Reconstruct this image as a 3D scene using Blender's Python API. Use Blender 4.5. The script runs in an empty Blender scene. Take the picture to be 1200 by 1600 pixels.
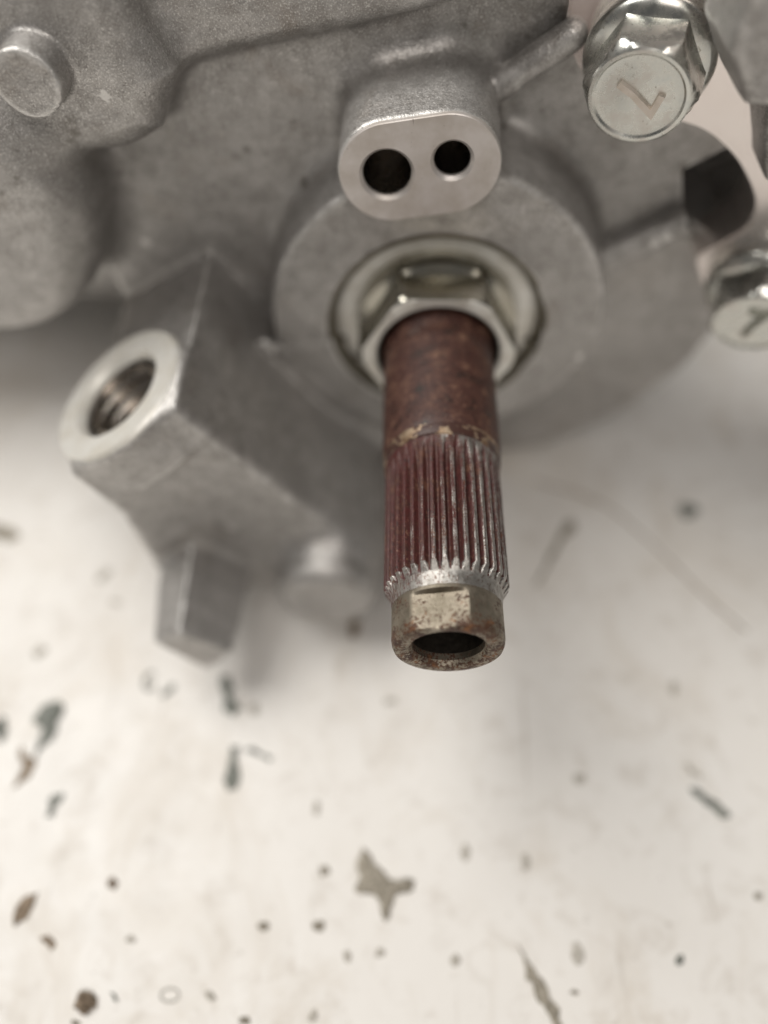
import bpy, math, random
import numpy as np
from mathutils import Matrix, Vector

# ------------------------------------------------------------------ scene basics
# design units are millimetres; everything is written to Blender in metres
MM = 0.001
scene = bpy.context.scene
col = scene.collection

cam_d = bpy.data.cameras.new('camera')
cam = bpy.data.objects.new('camera', cam_d)
col.objects.link(cam)
cam.location = (0, 0, 0.140)
cam.rotation_euler = (math.radians(35), 0, math.radians(0.9))
cam_d.sensor_fit = 'VERTICAL'
cam_d.sensor_height = 36
cam_d.sensor_width = 27
cam_d.lens = 27
cam_d.clip_start = 0.005
cam_d.clip_end = 20
cam_d.dof.use_dof = True
cam_d.dof.focus_distance = 0.0965
cam_d.dof.aperture_fstop = 4.8
scene.camera = cam

world = bpy.data.worlds.new('World')
scene.world = world
world.use_nodes = True
bg = world.node_tree.nodes['Background']
bg.inputs['Color'].default_value = (1.0, 0.965, 0.925, 1)
bg.inputs['Strength'].default_value = 0.12

def area_light(name, loc, target, size, power, colour):
    ld = bpy.data.lights.new(name, 'AREA')
    ld.shape = 'RECTANGLE'
    ld.size, ld.size_y = size
    ld.energy = power
    ld.color = colour
    lo = bpy.data.objects.new(name, ld)
    lo.location = loc
    d = Vector(target) - Vector(loc)
    lo.rotation_euler = d.to_track_quat('-Z', 'Y').to_euler()
    col.objects.link(lo)
    return lo
# a wide window high on the left and a ceiling panel over the viewer's shoulder
area_light('window_light', (-0.34, 0.20, 0.70), (0.0, 0.07, 0.03), (0.44, 0.44), 5.35, (1.0, 0.97, 0.92))
area_light('ceiling_light', (0.08, -0.42, 0.80), (0.0, 0.05, 0.02), (0.5, 0.35), 2.9, (1.0, 0.935, 0.87))

scene.view_settings.view_transform = 'Standard'
scene.view_settings.look = 'None'
scene.view_settings.gamma = 1
scene.view_settings.exposure = 0
scene.view_settings.use_curve_mapping = False
scene.render.engine = 'CYCLES'
scene.cycles.use_denoising = True
scene.cycles.max_bounces = 6

# ------------------------------------------------------------------ materials
class Nodes:
    def __init__(self, name):
        self.m = bpy.data.materials.new(name)
        self.m.use_nodes = True
        self.t = self.m.node_tree
        self.b = self.t.nodes['Principled BSDF']
        tc = self.t.nodes.new('ShaderNodeTexCoord')
        mp = self.t.nodes.new('ShaderNodeMapping')
        mp.inputs['Scale'].default_value = (1000, 1000, 1000)     # texture space in millimetres
        self.t.links.new(tc.outputs['Object'], mp.inputs['Vector'])
        self.co = mp.outputs['Vector']
    def link(self, a, b): self.t.links.new(a, b)
    def stretch(self, sx, sy, sz):
        mp = self.t.nodes.new('ShaderNodeMapping')
        mp.inputs['Scale'].default_value = (sx, sy, sz)
        self.link(self.co, mp.inputs['Vector'])
        return mp.outputs['Vector']
    def noise(self, scale, detail=3, rough=.55, co=None, dist=0.0):
        n = self.t.nodes.new('ShaderNodeTexNoise')
        n.inputs['Scale'].default_value = scale
        n.inputs['Detail'].default_value = detail
        n.inputs['Roughness'].default_value = rough
        n.inputs['Distortion'].default_value = dist
        self.link(co or self.co, n.inputs['Vector'])
        return n.outputs['Fac']
    def voronoi(self, scale, co=None):
        n = self.t.nodes.new('ShaderNodeTexVoronoi')
        n.inputs['Scale'].default_value = scale
        self.link(co or self.co, n.inputs['Vector'])
        return n.outputs['Distance']
    def ramp(self, fac, stops):
        r = self.t.nodes.new('ShaderNodeValToRGB')
        el = r.color_ramp.elements
        while len(el) < len(stops): el.new(0.5)
        for e, (p, c) in zip(el, stops):
            e.position = p
            e.color = (c, c, c, 1) if not hasattr(c, '__len__') else (*c, 1)
        self.link(fac, r.inputs['Fac'])
        return r.outputs['Color']
    def mix(self, fac, a, b, mode='MIX'):
        n = self.t.nodes.new('ShaderNodeMix')
        n.data_type = 'RGBA'
        n.blend_type = mode
        for sock, v in ((n.inputs[0], fac), (n.inputs[6], a), (n.inputs[7], b)):
            if hasattr(v, 'is_linked'): self.link(v, sock)
            elif hasattr(v, '__len__'): sock.default_value = (*v, 1)
            else: sock.default_value = v
        return n.outputs[2]
    def math(self, op, a, b=None, clamp=False):
        n = self.t.nodes.new('ShaderNodeMath')
        n.operation = op
        n.use_clamp = clamp
        for sock, v in ((n.inputs[0], a), (n.inputs[1], b)):
            if v is None: continue
            if hasattr(v, 'is_linked'): self.link(v, sock)
            else: sock.default_value = v
        return n.outputs[0]
    def attr(self, name):
        n = self.t.nodes.new('ShaderNodeAttribute')
        n.attribute_name = name
        return n.outputs['Fac']
    def bump(self, height, strength, dist_mm, prev=None):
        n = self.t.nodes.new('ShaderNodeBump')
        n.inputs['Strength'].default_value = strength
        n.inputs['Distance'].default_value = dist_mm * MM
        self.link(height, n.inputs['Height'])
        if prev is not None: self.link(prev, n.inputs['Normal'])
        return n.outputs['Normal']
    def set(self, **kw):
        for k, v in kw.items():
            s = self.b.inputs[{'color': 'Base Color', 'rough': 'Roughness', 'metal': 'Metallic', 'normal': 'Normal', 'spec': 'Specular IOR Level',
                               'coat': 'Coat Weight', 'coat_rough': 'Coat Roughness', 'trans': 'Transmission Weight', 'aniso': 'Anisotropic'}[k]]
            if hasattr(v, 'is_linked'): self.link(v, s)
            elif hasattr(v, '__len__'): s.default_value = (*v, 1)
            else: s.default_value = v
        return self.m

def mat_cast():
    n = Nodes('cast_aluminium')
    big = n.noise(.07, 4, .6)
    mid = n.noise(.45, 4, .65)
    grain = n.noise(1.5, 3, .7)
    fine = n.noise(4.5, 2, .6)
    c = n.ramp(big, [(.3, (.36, .348, .337)), (.7, (.54, .525, .51))])
    c = n.mix(n.ramp(mid, [(.36, .5), (.58, 0)]), c, (.25, .235, .22))
    c = n.mix(n.ramp(n.noise(.11, 5, .7, None, .6), [(.55, 0), (.75, .45)]), c, (.26, .215, .175))
    c = n.mix(n.ramp(fine, [(.3, .35), (.5, 0)]), c, (.17, .158, .145))
    c = n.mix(n.ramp(fine, [(.56, 0), (.68, .75)]), c, (.76, .75, .73))  # sparkle of the cast grain painted in as near-white flecks
    c = n.mix(n.ramp(n.noise(.27, 3, .6), [(.66, 0), (.76, .6)]), c, (.12, .108, .09))
    c = n.mix(n.ramp(n.noise(2.0, 2, .5), [(.69, 0), (.74, .6)]), c, (.14, .125, .105))
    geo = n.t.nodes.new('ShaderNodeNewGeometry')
    convex = n.math('ADD', geo.outputs['Pointiness'], n.math('MULTIPLY', n.math('SUBTRACT', mid, .5), .08))
    edge = n.ramp(convex, [(.515, 0), (.565, .85)])                # edge highlights painted as lighter, worn-looking convex edges
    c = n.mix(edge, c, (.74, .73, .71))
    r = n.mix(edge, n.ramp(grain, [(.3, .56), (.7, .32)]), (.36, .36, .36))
    nm = n.bump(grain, .65, .22)
    nm = n.bump(fine, .5, .10, nm)
    return n.set(color=c, rough=r, metal=.7, normal=nm)

def mat_machined(name, col_a, rough=.36, metal=.85):
    n = Nodes(name)
    big = n.noise(.25, 3, .6)
    fine = n.noise(4.0, 2, .6)
    c = n.mix(n.ramp(big, [(.35, 0), (.65, .75)]), col_a, tuple(v * k for v, k in zip(col_a, (.78, .75, .70))))
    c = n.mix(n.ramp(n.noise(2.2, 2, .5), [(.7, 0), (.76, .4)]), c, tuple(v * .4 for v in col_a))
    return n.set(color=c, rough=n.ramp(big, [(.3, rough), (.7, rough + .1)]), metal=metal, normal=n.bump(fine, .12, .04))

def mat_zinc():
    n = Nodes('zinc_plated_steel')
    big = n.noise(.45, 4, .65)
    fine = n.noise(2.6, 4, .65)
    c = n.ramp(big, [(.3, (.56, .575, .555)), (.5, (.68, .685, .645)), (.7, (.66, .63, .59))])
    pits = n.ramp(n.noise(1.3, 4, .6), [(.64, 0), (.72, .7)])
    c = n.mix(pits, c, (.16, .13, .09))
    return n.set(color=c, rough=n.ramp(big, [(.35, .20), (.7, .36)]), metal=1.0, normal=n.bump(fine, .08, .05))

def mat_bracket():
    n = Nodes('pale_bracket_metal')
    big = n.noise(.2, 3, .6)
    fine = n.noise(1.8, 3, .6)
    c = n.ramp(big, [(.3, (.88, .81, .78)), (.7, (.92, .86, .83))])
    c = n.mix(n.ramp(fine, [(.69, 0), (.74, .7)]), c, (.22, .17, .14))
    return n.set(color=c, rough=.27, metal=.9, normal=n.bump(fine, .12, .05))

def mat_shaft(name, bias, paints, noise_amt):
    n = Nodes(name)
    wear = n.attr('wear')                                # 1 = bare steel on crests and edges
    patch = n.noise(.38, 6, .75)
    grit = n.noise(2.4, 5, .7)
    stripe = n.noise(1.4, 4, .7, n.stretch(1, .14, 1))
    steel = n.ramp(n.noise(.9, 3, .6), [(.3, (.26, .245, .225)), (.7, (.50, .485, .46))])
    steel = n.mix(n.ramp(grit, [(.55, 0), (.63, .8)]), steel, (.10, .04, .022))
    paint = n.ramp(patch, [(.34, paints[0]), (.45, paints[1]), (.56, paints[2]), (.66, paints[3])])
    paint = n.mix(n.ramp(grit, [(.34, .7), (.44, 0)]), paint, (.21, .11, .07))
    paint = n.mix(n.ramp(n.noise(1.0, 4, .7), [(.60, 0), (.68, .8)]), paint, (.022, .013, .010))
    v = n.math('ADD', wear, n.math('MULTIPLY', n.math('SUBTRACT', stripe, .5), noise_amt))
    v = n.math('ADD', v, n.math('MULTIPLY', n.math('SUBTRACT', grit, .5), .8))
    v = n.math('ADD', v, bias)
    bare = n.ramp(v, [(.44, 0), (.60, 1)])
    c = n.mix(bare, paint, steel)
    rough = n.mix(bare, n.ramp(patch, [(.3, .40), (.7, .65)]), n.ramp(grit, [(.3, .34), (.7, .5)]))
    nm = n.bump(grit, .5, .16)
    nm = n.bump(n.noise(.8, 4, .6), .35, .25, nm)
    return n.set(color=c, rough=rough, metal=n.math('MULTIPLY', bare, .9), normal=nm)

def mat_band():
    n = Nodes('worn_brassy_band')
    f = n.noise(1.1, 4, .7)
    w = n.noise(.28, 2, .5)
    v = n.math('ADD', f, n.math('MULTIPLY', n.math('SUBTRACT', w, .5), 1.7))
    m = n.ramp(v, [(.54, 0), (.64, .9)])
    c = n.mix(m, (.05, .021, .016), n.ramp(f, [(.4, (.26, .16, .09)), (.7, (.60, .48, .35))]))
    return n.set(color=c, rough=.42, metal=n.math('MULTIPLY', m, .8), normal=n.bump(f, .5, .15))

def mat_tip():
    n = Nodes('rust_flecked_steel')
    wear = n.attr('wear')
    grit = n.noise(2.8, 5, .75)
    fine = n.noise(3.5, 3, .6, n.stretch(1, .5, 1))
    steel = n.ramp(n.noise(.5, 4, .65), [(.3, (.19, .165, .125)), (.7, (.35, .31, .25))])
    rust = n.ramp(n.noise(.8, 3, .6), [(.35, (.05, .022, .014)), (.58, (.10, .045, .022)), (.74, (.28, .11, .03))])
    v = n.math('ADD', n.math('SUBTRACT', grit, .5), n.math('MULTIPLY', n.math('SUBTRACT', n.noise(.35, 3, .6), .5), .7))
    v = n.math('SUBTRACT', v, n.math('MULTIPLY', n.math('SUBTRACT', wear, .5), .55))
    m = n.ramp(v, [(.04, 0), (.12, 1)])
    c = n.mix(m, steel, rust)
    return n.set(color=c, rough=n.mix(m, (.50, .50, .50), (.65, .65, .65)), metal=n.math('SUBTRACT', .95, n.math('MULTIPLY', m, .8)),
                 normal=n.bump(fine, .4, .12, n.bump(grit, .3, .15)))

def mat_table():
    n = Nodes('white_table_top')
    big = n.noise(.02, 4, .6)
    mid = n.noise(.11, 4, .6)
    c = n.ramp(big, [(.3, (.74, .715, .68)), (.7, (.80, .785, .76))])
    smear = n.ramp(n.noise(.045, 6, .72, n.stretch(1, .6, 1), .8), [(.50, 0), (.72, .6)])
    c = n.mix(smear, c, (.56, .50, .42))
    cloud = n.ramp(n.noise(.16, 5, .7, None, .5), [(.52, 0), (.72, .5)])
    c = n.mix(cloud, c, (.48, .43, .37))
    spot = n.ramp(n.noise(.36, 4, .6), [(.66, 0), (.76, .65)])
    c = n.mix(spot, c, (.36, .32, .27))
    fleck = n.ramp(n.noise(1.1, 3, .55), [(.71, 0), (.76, .7)])
    c = n.mix(fleck, c, (.25, .22, .18))
    line = n.ramp(n.noise(.5, 2, .5, n.stretch(1, .06, 1), .4), [(.68, 0), (.76, .4)])
    c = n.mix(line, c, (.45, .41, .36))
    return n.set(color=c, rough=n.ramp(mid, [(.3, .40), (.7, .58)]), metal=0.0, normal=n.bump(mid, .15, .9))

def mat_plain(name, a, b, rough=.7, scale=1.1, **kw):
    n = Nodes(name)
    f = n.noise(scale, 5, .7)
    return n.set(color=n.ramp(f, [(.32, a), (.68, b)]), rough=rough, normal=n.bump(f, .4, .2), **kw)

M = dict(
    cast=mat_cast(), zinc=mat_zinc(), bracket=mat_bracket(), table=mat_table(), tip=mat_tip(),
    shank=mat_shaft('rusty_brown_shank', -.30, ((.013, .009, .007), (.046, .016, .012), (.066, .026, .018), (.15, .080, .05)), .9),
    spline=mat_shaft('red_stained_splines', -.08, ((.026, .010, .009), (.075, .017, .016), (.050, .016, .013), (.12, .048, .028)), .9),
    face=mat_machined('milled_aluminium_face', (.66, .625, .605), .42, .6),
    seat=mat_machined('bright_port_seat', (.80, .79, .75), .45, .45),
    plug=mat_machined('turned_steel_plug', (.47, .455, .40), .2, 1.0),
    thread=mat_machined('cut_thread', (.50, .46, .42), .2, 1.0),
    bore=mat_machined('turned_bore_wall', (.20, .185, .155), .28, .95),
    seal=mat_plain('black_rubber_seal', (.012, .011, .010), (.03, .027, .025), .5),
    dark=mat_plain('dark_bore', (.012, .010, .008), (.035, .03, .024), .35, metal=.3),  # near-black colour paints in the darkness deep inside shaft hollow and port
    brass=mat_band(),
    mark=mat_machined('rubbed_mark', (.78, .72, .66), .4, .7),
    mark_dull=mat_machined('dull_mark', (.26, .265, .23), .45, .8),
    olive=mat_plain('olive_grit', (.12, .105, .08), (.46, .42, .35), .8),
    green=mat_plain('dark_green_scrap', (.045, .055, .047), (.30, .31, .28), .6),
    brown=mat_plain('brown_grit', (.08, .055, .036), (.38, .30, .22), .85),
    grey=mat_plain('pale_grey_grit', (.30, .28, .24), (.60, .57, .52), .8),
    film=mat_plain('clear_plastic_shaving', (.62, .6, .55), (.75, .73, .68), .25, trans=.5),
)

# ------------------------------------------------------------------ mesh helpers
BASE = np.array([7.3, 112.0, 0.0])          # foot of the steering gear on the table, mm

def link(o, parent=None):
    col.objects.link(o)
    if parent is not None: o.parent = parent
    return o

def mesh_obj(name, verts, faces, mat, parent=None, smooth=True, sharp=35, rel=True, attrs=None):
    v = np.asarray(verts, dtype=float)
    if rel: v = v - BASE
    me = bpy.data.meshes.new(name)
    me.from_pydata((v * MM).tolist(), [], [tuple(int(i) for i in f) for f in faces])
    me.validate()
    if smooth:
        me.shade_smooth()
        me.set_sharp_from_angle(angle=math.radians(sharp))
    me.materials.append(mat)
    for k, vals in (attrs or {}).items():
        a = me.attributes.new(k, 'FLOAT', 'POINT')
        a.data.foreach_set('value', np.asarray(vals, dtype=np.float32))
    o = bpy.data.objects.new(name, me)
    return link(o, parent)

def tag(o, label=None, category=None, group=None, kind=None):
    for k, v in (('label', label), ('category', category), ('group', group), ('kind', kind)):
        if v: o[k] = v
    return o

def frame_y(x, z):
    """local (right, up, out) = (x, z, -y): things turned about an axis that points at the viewer"""
    return np.array([x, 0, z]), np.array([1., 0, 0]), np.array([0, 0, 1.]), np.array([0, -1., 0])

def polar(rings, frame, n, cap_start=False, cap_end=False, wear=None):
    """rings: list of (s, r) with r a number or function of theta; s runs along the axis 'out'"""
    o, ax, ay, az = frame
    th = np.arange(n) * 2 * math.pi / n
    V, W, F = [], [], []
    for s, r in rings:
        rr = r(th) if callable(r) else np.full(n, float(r))
        V.append(o + np.outer(rr * np.cos(th), ax) + np.outer(rr * np.sin(th), ay) + s * az)
        W.append(wear(s, th, rr) if wear else np.zeros(n))
    for k in range(len(rings) - 1):
        for i in range(n):
            j = (i + 1) % n
            F.append((k * n + i, k * n + j, (k + 1) * n + j, (k + 1) * n + i))
    V = np.vstack(V)
    W = np.concatenate(W)
    if cap_start: F.append(tuple(range(n))[::-1])
    if cap_end: F.append(tuple(range((len(rings) - 1) * n, len(rings) * n)))
    return V, F, W

def hexr(af, rot=0.0):
    def f(th):
        a = (th - rot + math.pi / 6) % (math.pi / 3) - math.pi / 6
        return (af / 2) / np.cos(a)
    return f
def both(f, r): return lambda th: np.minimum(f(th), r)

# ------------------------------------------------------------------ signed distance casting
def poly2d(px, pz, pts):
    """signed distance to a polygon in the xz plane"""
    v = np.array(pts, dtype=np.float32)
    d = np.full(px.shape, 1e9, np.float32)
    s = np.ones(px.shape, np.float32)
    m = len(v)
    for i in range(m):
        a, b = v[i], v[i - 1]
        ex, ez = b - a
        wx, wz = px - a[0], pz - a[1]
        t = np.clip((wx * ex + wz * ez) / (ex * ex + ez * ez), 0, 1)
        bx, bz = wx - ex * t, wz - ez * t
        d = np.minimum(d, bx * bx + bz * bz)
        c1, c2, c3 = pz >= a[1], pz < b[1], ex * wz > ez * wx
        flip = (c1 & c2 & c3) | (~c1 & ~c2 & ~c3)
        s = np.where(flip, -s, s)
    return s * np.sqrt(d)

def slab(d2, y, y0, y1, r):
    wy = np.abs(y - (y0 + y1) / 2) - ((y1 - y0) / 2 - r)
    a = d2 + r
    return np.minimum(np.maximum(a, wy), 0) + np.sqrt(np.maximum(a, 0) ** 2 + np.maximum(wy, 0) ** 2) - r

def prism(pts, y0, y1, r):
    xs = [p[0] for p in pts]; zs = [p[1] for p in pts]
    return (lambda p: slab(poly2d(p[:, 0], p[:, 2], pts), p[:, 1], y0, y1, r)), (min(xs), y0, min(zs)), (max(xs), y1, max(zs))

def stepped(pts, y0, y1, r):
    # the wall eases 3.4 mm further back to the right of the lug
    f, lo, hi = prism(pts, y0, y1, r)
    def fn(p):
        t = np.clip((p[:, 0] + 4) / 22, 0, 1)
        q = p.copy()
        q[:, 1] -= 3.4 * t * t * (3 - 2 * t)
        return f(q) * .97
    return fn, lo, (hi[0], y1 + 4, hi[2])

def slant(pts, y0, y1, r):
    # a prism whose front leans towards the viewer left of its ridge
    f, lo, hi = prism(pts, y0, y1, r)
    def fn(p):
        q = p.copy()
        q[:, 1] -= .27 * np.minimum(q[:, 0] + 31, 0)
        return f(q) * .96
    return fn, (lo[0], y0 - 8, lo[2]), hi

def taper(pts, y0, y1, r, k):
    c = np.mean(np.array(pts, float), 0)
    def f(p):
        s = 1 + k * np.clip((p[:, 1] - y0) / (y1 - y0), 0, 1)
        return slab(poly2d(c[0] + (p[:, 0] - c[0]) / s, c[1] + (p[:, 2] - c[1]) / s, pts) * s, p[:, 1], y0, y1, r)
    q = c + (np.array(pts) - c) * (1 + k)
    return f, (q[:, 0].min(), y0, q[:, 1].min()), (q[:, 0].max(), y1, q[:, 1].max())

def disc(cx, cz, rad, y0, y1, r, draft=0.0):
    def f(p):
        rr = rad + draft * (p[:, 1] - y0)
        return slab(np.hypot(p[:, 0] - cx, p[:, 2] - cz) - rr, p[:, 1], y0, y1, r)
    m = rad + abs(draft) * (y1 - y0)
    return f, (cx - m, y0, cz - m), (cx + m, y1, cz + m)

def stadium(a, b, rad, y0, y1, r, draft=0.0):
    ax, az = a; bx, bz = b
    def f(p):
        wx, wz = p[:, 0] - ax, p[:, 2] - az
        ex, ez = bx - ax, bz - az
        t = np.clip((wx * ex + wz * ez) / (ex * ex + ez * ez), 0, 1)
        d2 = np.hypot(wx - ex * t, wz - ez * t) - (rad + draft * (p[:, 1] - y0))
        return slab(d2, p[:, 1], y0, y1, r)
    m = rad + 2
    return f, (min(ax, bx) - m, y0, min(az, bz) - m), (max(ax, bx) + m, y1, max(az, bz) + m)

def rod(c, axis, rad, h0, h1, r):
    c = np.array(c, np.float32); axis = np.array(axis, np.float32); axis /= np.linalg.norm(axis)
    def f(p):
        q = p - c
        t = q @ axis
        rr = np.sqrt(np.maximum((q * q).sum(1) - t * t, 0))
        a = rr - rad + r
        w = np.abs(t - (h0 + h1) / 2) - ((h1 - h0) / 2 - r)
        return np.minimum(np.maximum(a, w), 0) + np.sqrt(np.maximum(a, 0) ** 2 + np.maximum(w, 0) ** 2) - r
    e0, e1 = c + axis * h0, c + axis * h1
    return f, tuple(np.minimum(e0, e1) - rad), tuple(np.maximum(e0, e1) + rad)

def capsule(a, b, rad):
    a = np.array(a, np.float32); b = np.array(b, np.float32)
    def f(p):
        e = b - a; q = p - a
        t = np.clip((q @ e) / (e @ e), 0, 1)
        return np.linalg.norm(q - t[:, None] * e, axis=1) - rad
    return f, tuple(np.minimum(a, b) - rad), tuple(np.maximum(a, b) + rad)

AX, AZ = 7.3, 52.8                            # pinion axis
WALL_Y, BOSS_Y, LUG_Y = 110.6, 100.0, 96.0
PORT_C = np.array([-42.6, 82.6, 53.0]); PORT_N = np.array([-.5, -.03, .865]); PORT_N /= np.linalg.norm(PORT_N)

# (part name, primitive, blend radius)
ADD = [
    ('wall', stepped([(-31.4, 97), (-10.4, 100), (10, 104), (22.6, 106), (43, 108), (62, 98), (66, 70), (62.5, 44), (61.5, 37.5), (58.9, 29), (48.5, 13.8), (36, 5), (20, 1), (-20, 1), (-44, 8), (-49.2, 50.2), (-50, 57), (-49.5, 90)], WALL_Y, 125, 1.5), 2.0),
    ('wall', prism([(40, 52), (72, 52), (72, 92), (40, 92)], 122, 142, 1.0), 1.0),
    ('upper_body', prism([(-34, 89.2), (-29.5, 89.8), (-9.8, 93.9), (10.2, 98.3), (21.4, 100.8), (30, 102), (32, 105), (-40, 103)], 106.6, 126, 3.0), 2.2),
    ('pinion_boss', disc(AX, AZ, 27.4, BOSS_Y, 120, .9, .05), 3.0),
    ('pinion_boss', prism([(-20.4, 46), (-19.5, 38), (-14.8, 30.2), (-10.4, 26.2), (-3, 19.5), (10, 24), (0, 50)], BOSS_Y + .1, 118, .8), 2.0),
    ('sensor_lug', stadium((-.55, 81.7), (7.0, 82.9), 7.05, LUG_Y + .6, 118, .35, .03), 3.6),
    ('rib', capsule((10, 111.6, 82.4), (23.4, 111.6, 92.4), 2.3), .35),
    ('rib', capsule((28, 111.9, 51.4), (51, 111.9, 66.7), 2.0), .35),
    ('valve_body', prism([(-80, 106), (-32, 106), (-30.8, 97), (-28.6, 91.6), (-31.8, 84.2), (-37, 81.4), (-44, 80.4), (-80, 78)], 99.3, 125, 5.2), 3.4),
    ('end_dome', disc(-67, 73.5, 23, 96, 128, 7.0, .02), 4.0),
    ('stud', rod((-44.6, 99.5, 93.8), (0, -1, 0), 4.15, -6, 5.0, .35), .8),
    ('port_block', slant([(-31.2, 58.4), (-14.0, 33.2), (-3, 20), (-8, 5), (-30, 6), (-43, 19), (-44.5, 36), (-48.6, 48.0)], 74.8, 118, 1.4), 1.4),
    ('port_block', rod(PORT_C, PORT_N, 12.6, -9, -.2, .6), 1.6),
    ('foot', disc(-11.5, 16.0, 9.0, 66.5, 100, 3.0), 5.5),
    ('locating_pin', taper([(-40.6, 19.0), (-35.3, 22.9), (-27.6, 15.2), (-33.5, 7.8)], 56.5, 86, 1.1, .42), 1.8),
    ('casting_flash', capsule((-22.2, 100.4, 47.4), (-21.4, 100.3, 46.4), .7), .9),
    ('casting_flash', capsule((-21.6, 99.9, 46.0), (-19.6, 99.8, 38.6), .4), .5),
    ('casting_flash', capsule((-19.6, 99.8, 38.6), (-15.0, 99.9, 30.4), .35), .5),
    ('casting_flash', capsule((-15.0, 99.9, 30.4), (-10.4, 99.9, 26.4), .35), .5),
    ('side_block', prism([(35.2, 108), (35.4, 100.8), (39.2, 95.4), (60, 94.6), (70, 108)], 86.8, 100, 1.4), 1.0),
    ('side_block', prism([(44.5, 96), (47.4, 87.0), (50.2, 80.5), (75, 75), (75, 100)], 96.5, 106, 1.2), 1.0),
]
CUT = [
    rod((AX, 100, AZ - 1.6), (0, -1, 0), 17.9, -14, 8, .1)[0],
    rod((-1.1, 90, 81.6), (0, -1, 0), 3.6, -22, 20, .1)[0],
    rod((7.5, 90, 83.7), (0, -1, 0), 2.8, -22, 20, .1)[0],
    rod(PORT_C, PORT_N, 8.0, -10.5, 8, .1)[0],
    prism([(45.2, 72.0), (47.6, 64.4), (58, 58), (72, 66), (70, 84), (58, 80)], 96, 138, .8)[0],
]
LO = np.array([-76, 52, -1.5], np.float32)
HI = np.array([72, 142, 112], np.float32)

rng = np.random.default_rng(7)
WAVES = [(rng.normal(size=3), rng.uniform(0, 6.28), wl, am) for wl, am in ((26, .12), (19, .08), (13, .06), (9, .04), (6.5, .03), (4.5, .02), (3.4, .015))]
def wobble(p):
    s = np.zeros(len(p), np.float32)
    for d, ph, wl, am in WAVES:
        d = d / np.linalg.norm(d)
        s += am * np.sin((p @ d.astype(np.float32)) * (6.283 / wl) + ph)
    return s

def field(p, want_part=False, full=False):
    d = None
    best = None; idx = None
    for i, (nm, (f, lo, hi), k) in enumerate(ADD):
        di = np.full(len(p), 30.0, np.float32)
        if full: di = f(p).astype(np.float32)
        else:
            m = np.ones(len(p), bool)
            for a in range(3): m &= (p[:, a] > lo[a] - 7) & (p[:, a] < hi[a] + 7)
            if m.any(): di[m] = f(p[m])
        if d is None: d = di.copy()
        else:
            h = np.maximum(k - np.abs(d - di), 0) / k
            d = np.minimum(d, di) - h * h * k * .25
        if want_part:
            if best is None: best, idx = di.copy(), np.zeros(len(p), int)
            else:
                m = di < best
                best[m] = di[m]; idx[m] = i
    d = d + wobble(p)
    for c in CUT: d = np.maximum(d, -c(p))
    return (d, idx) if want_part else d

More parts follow.
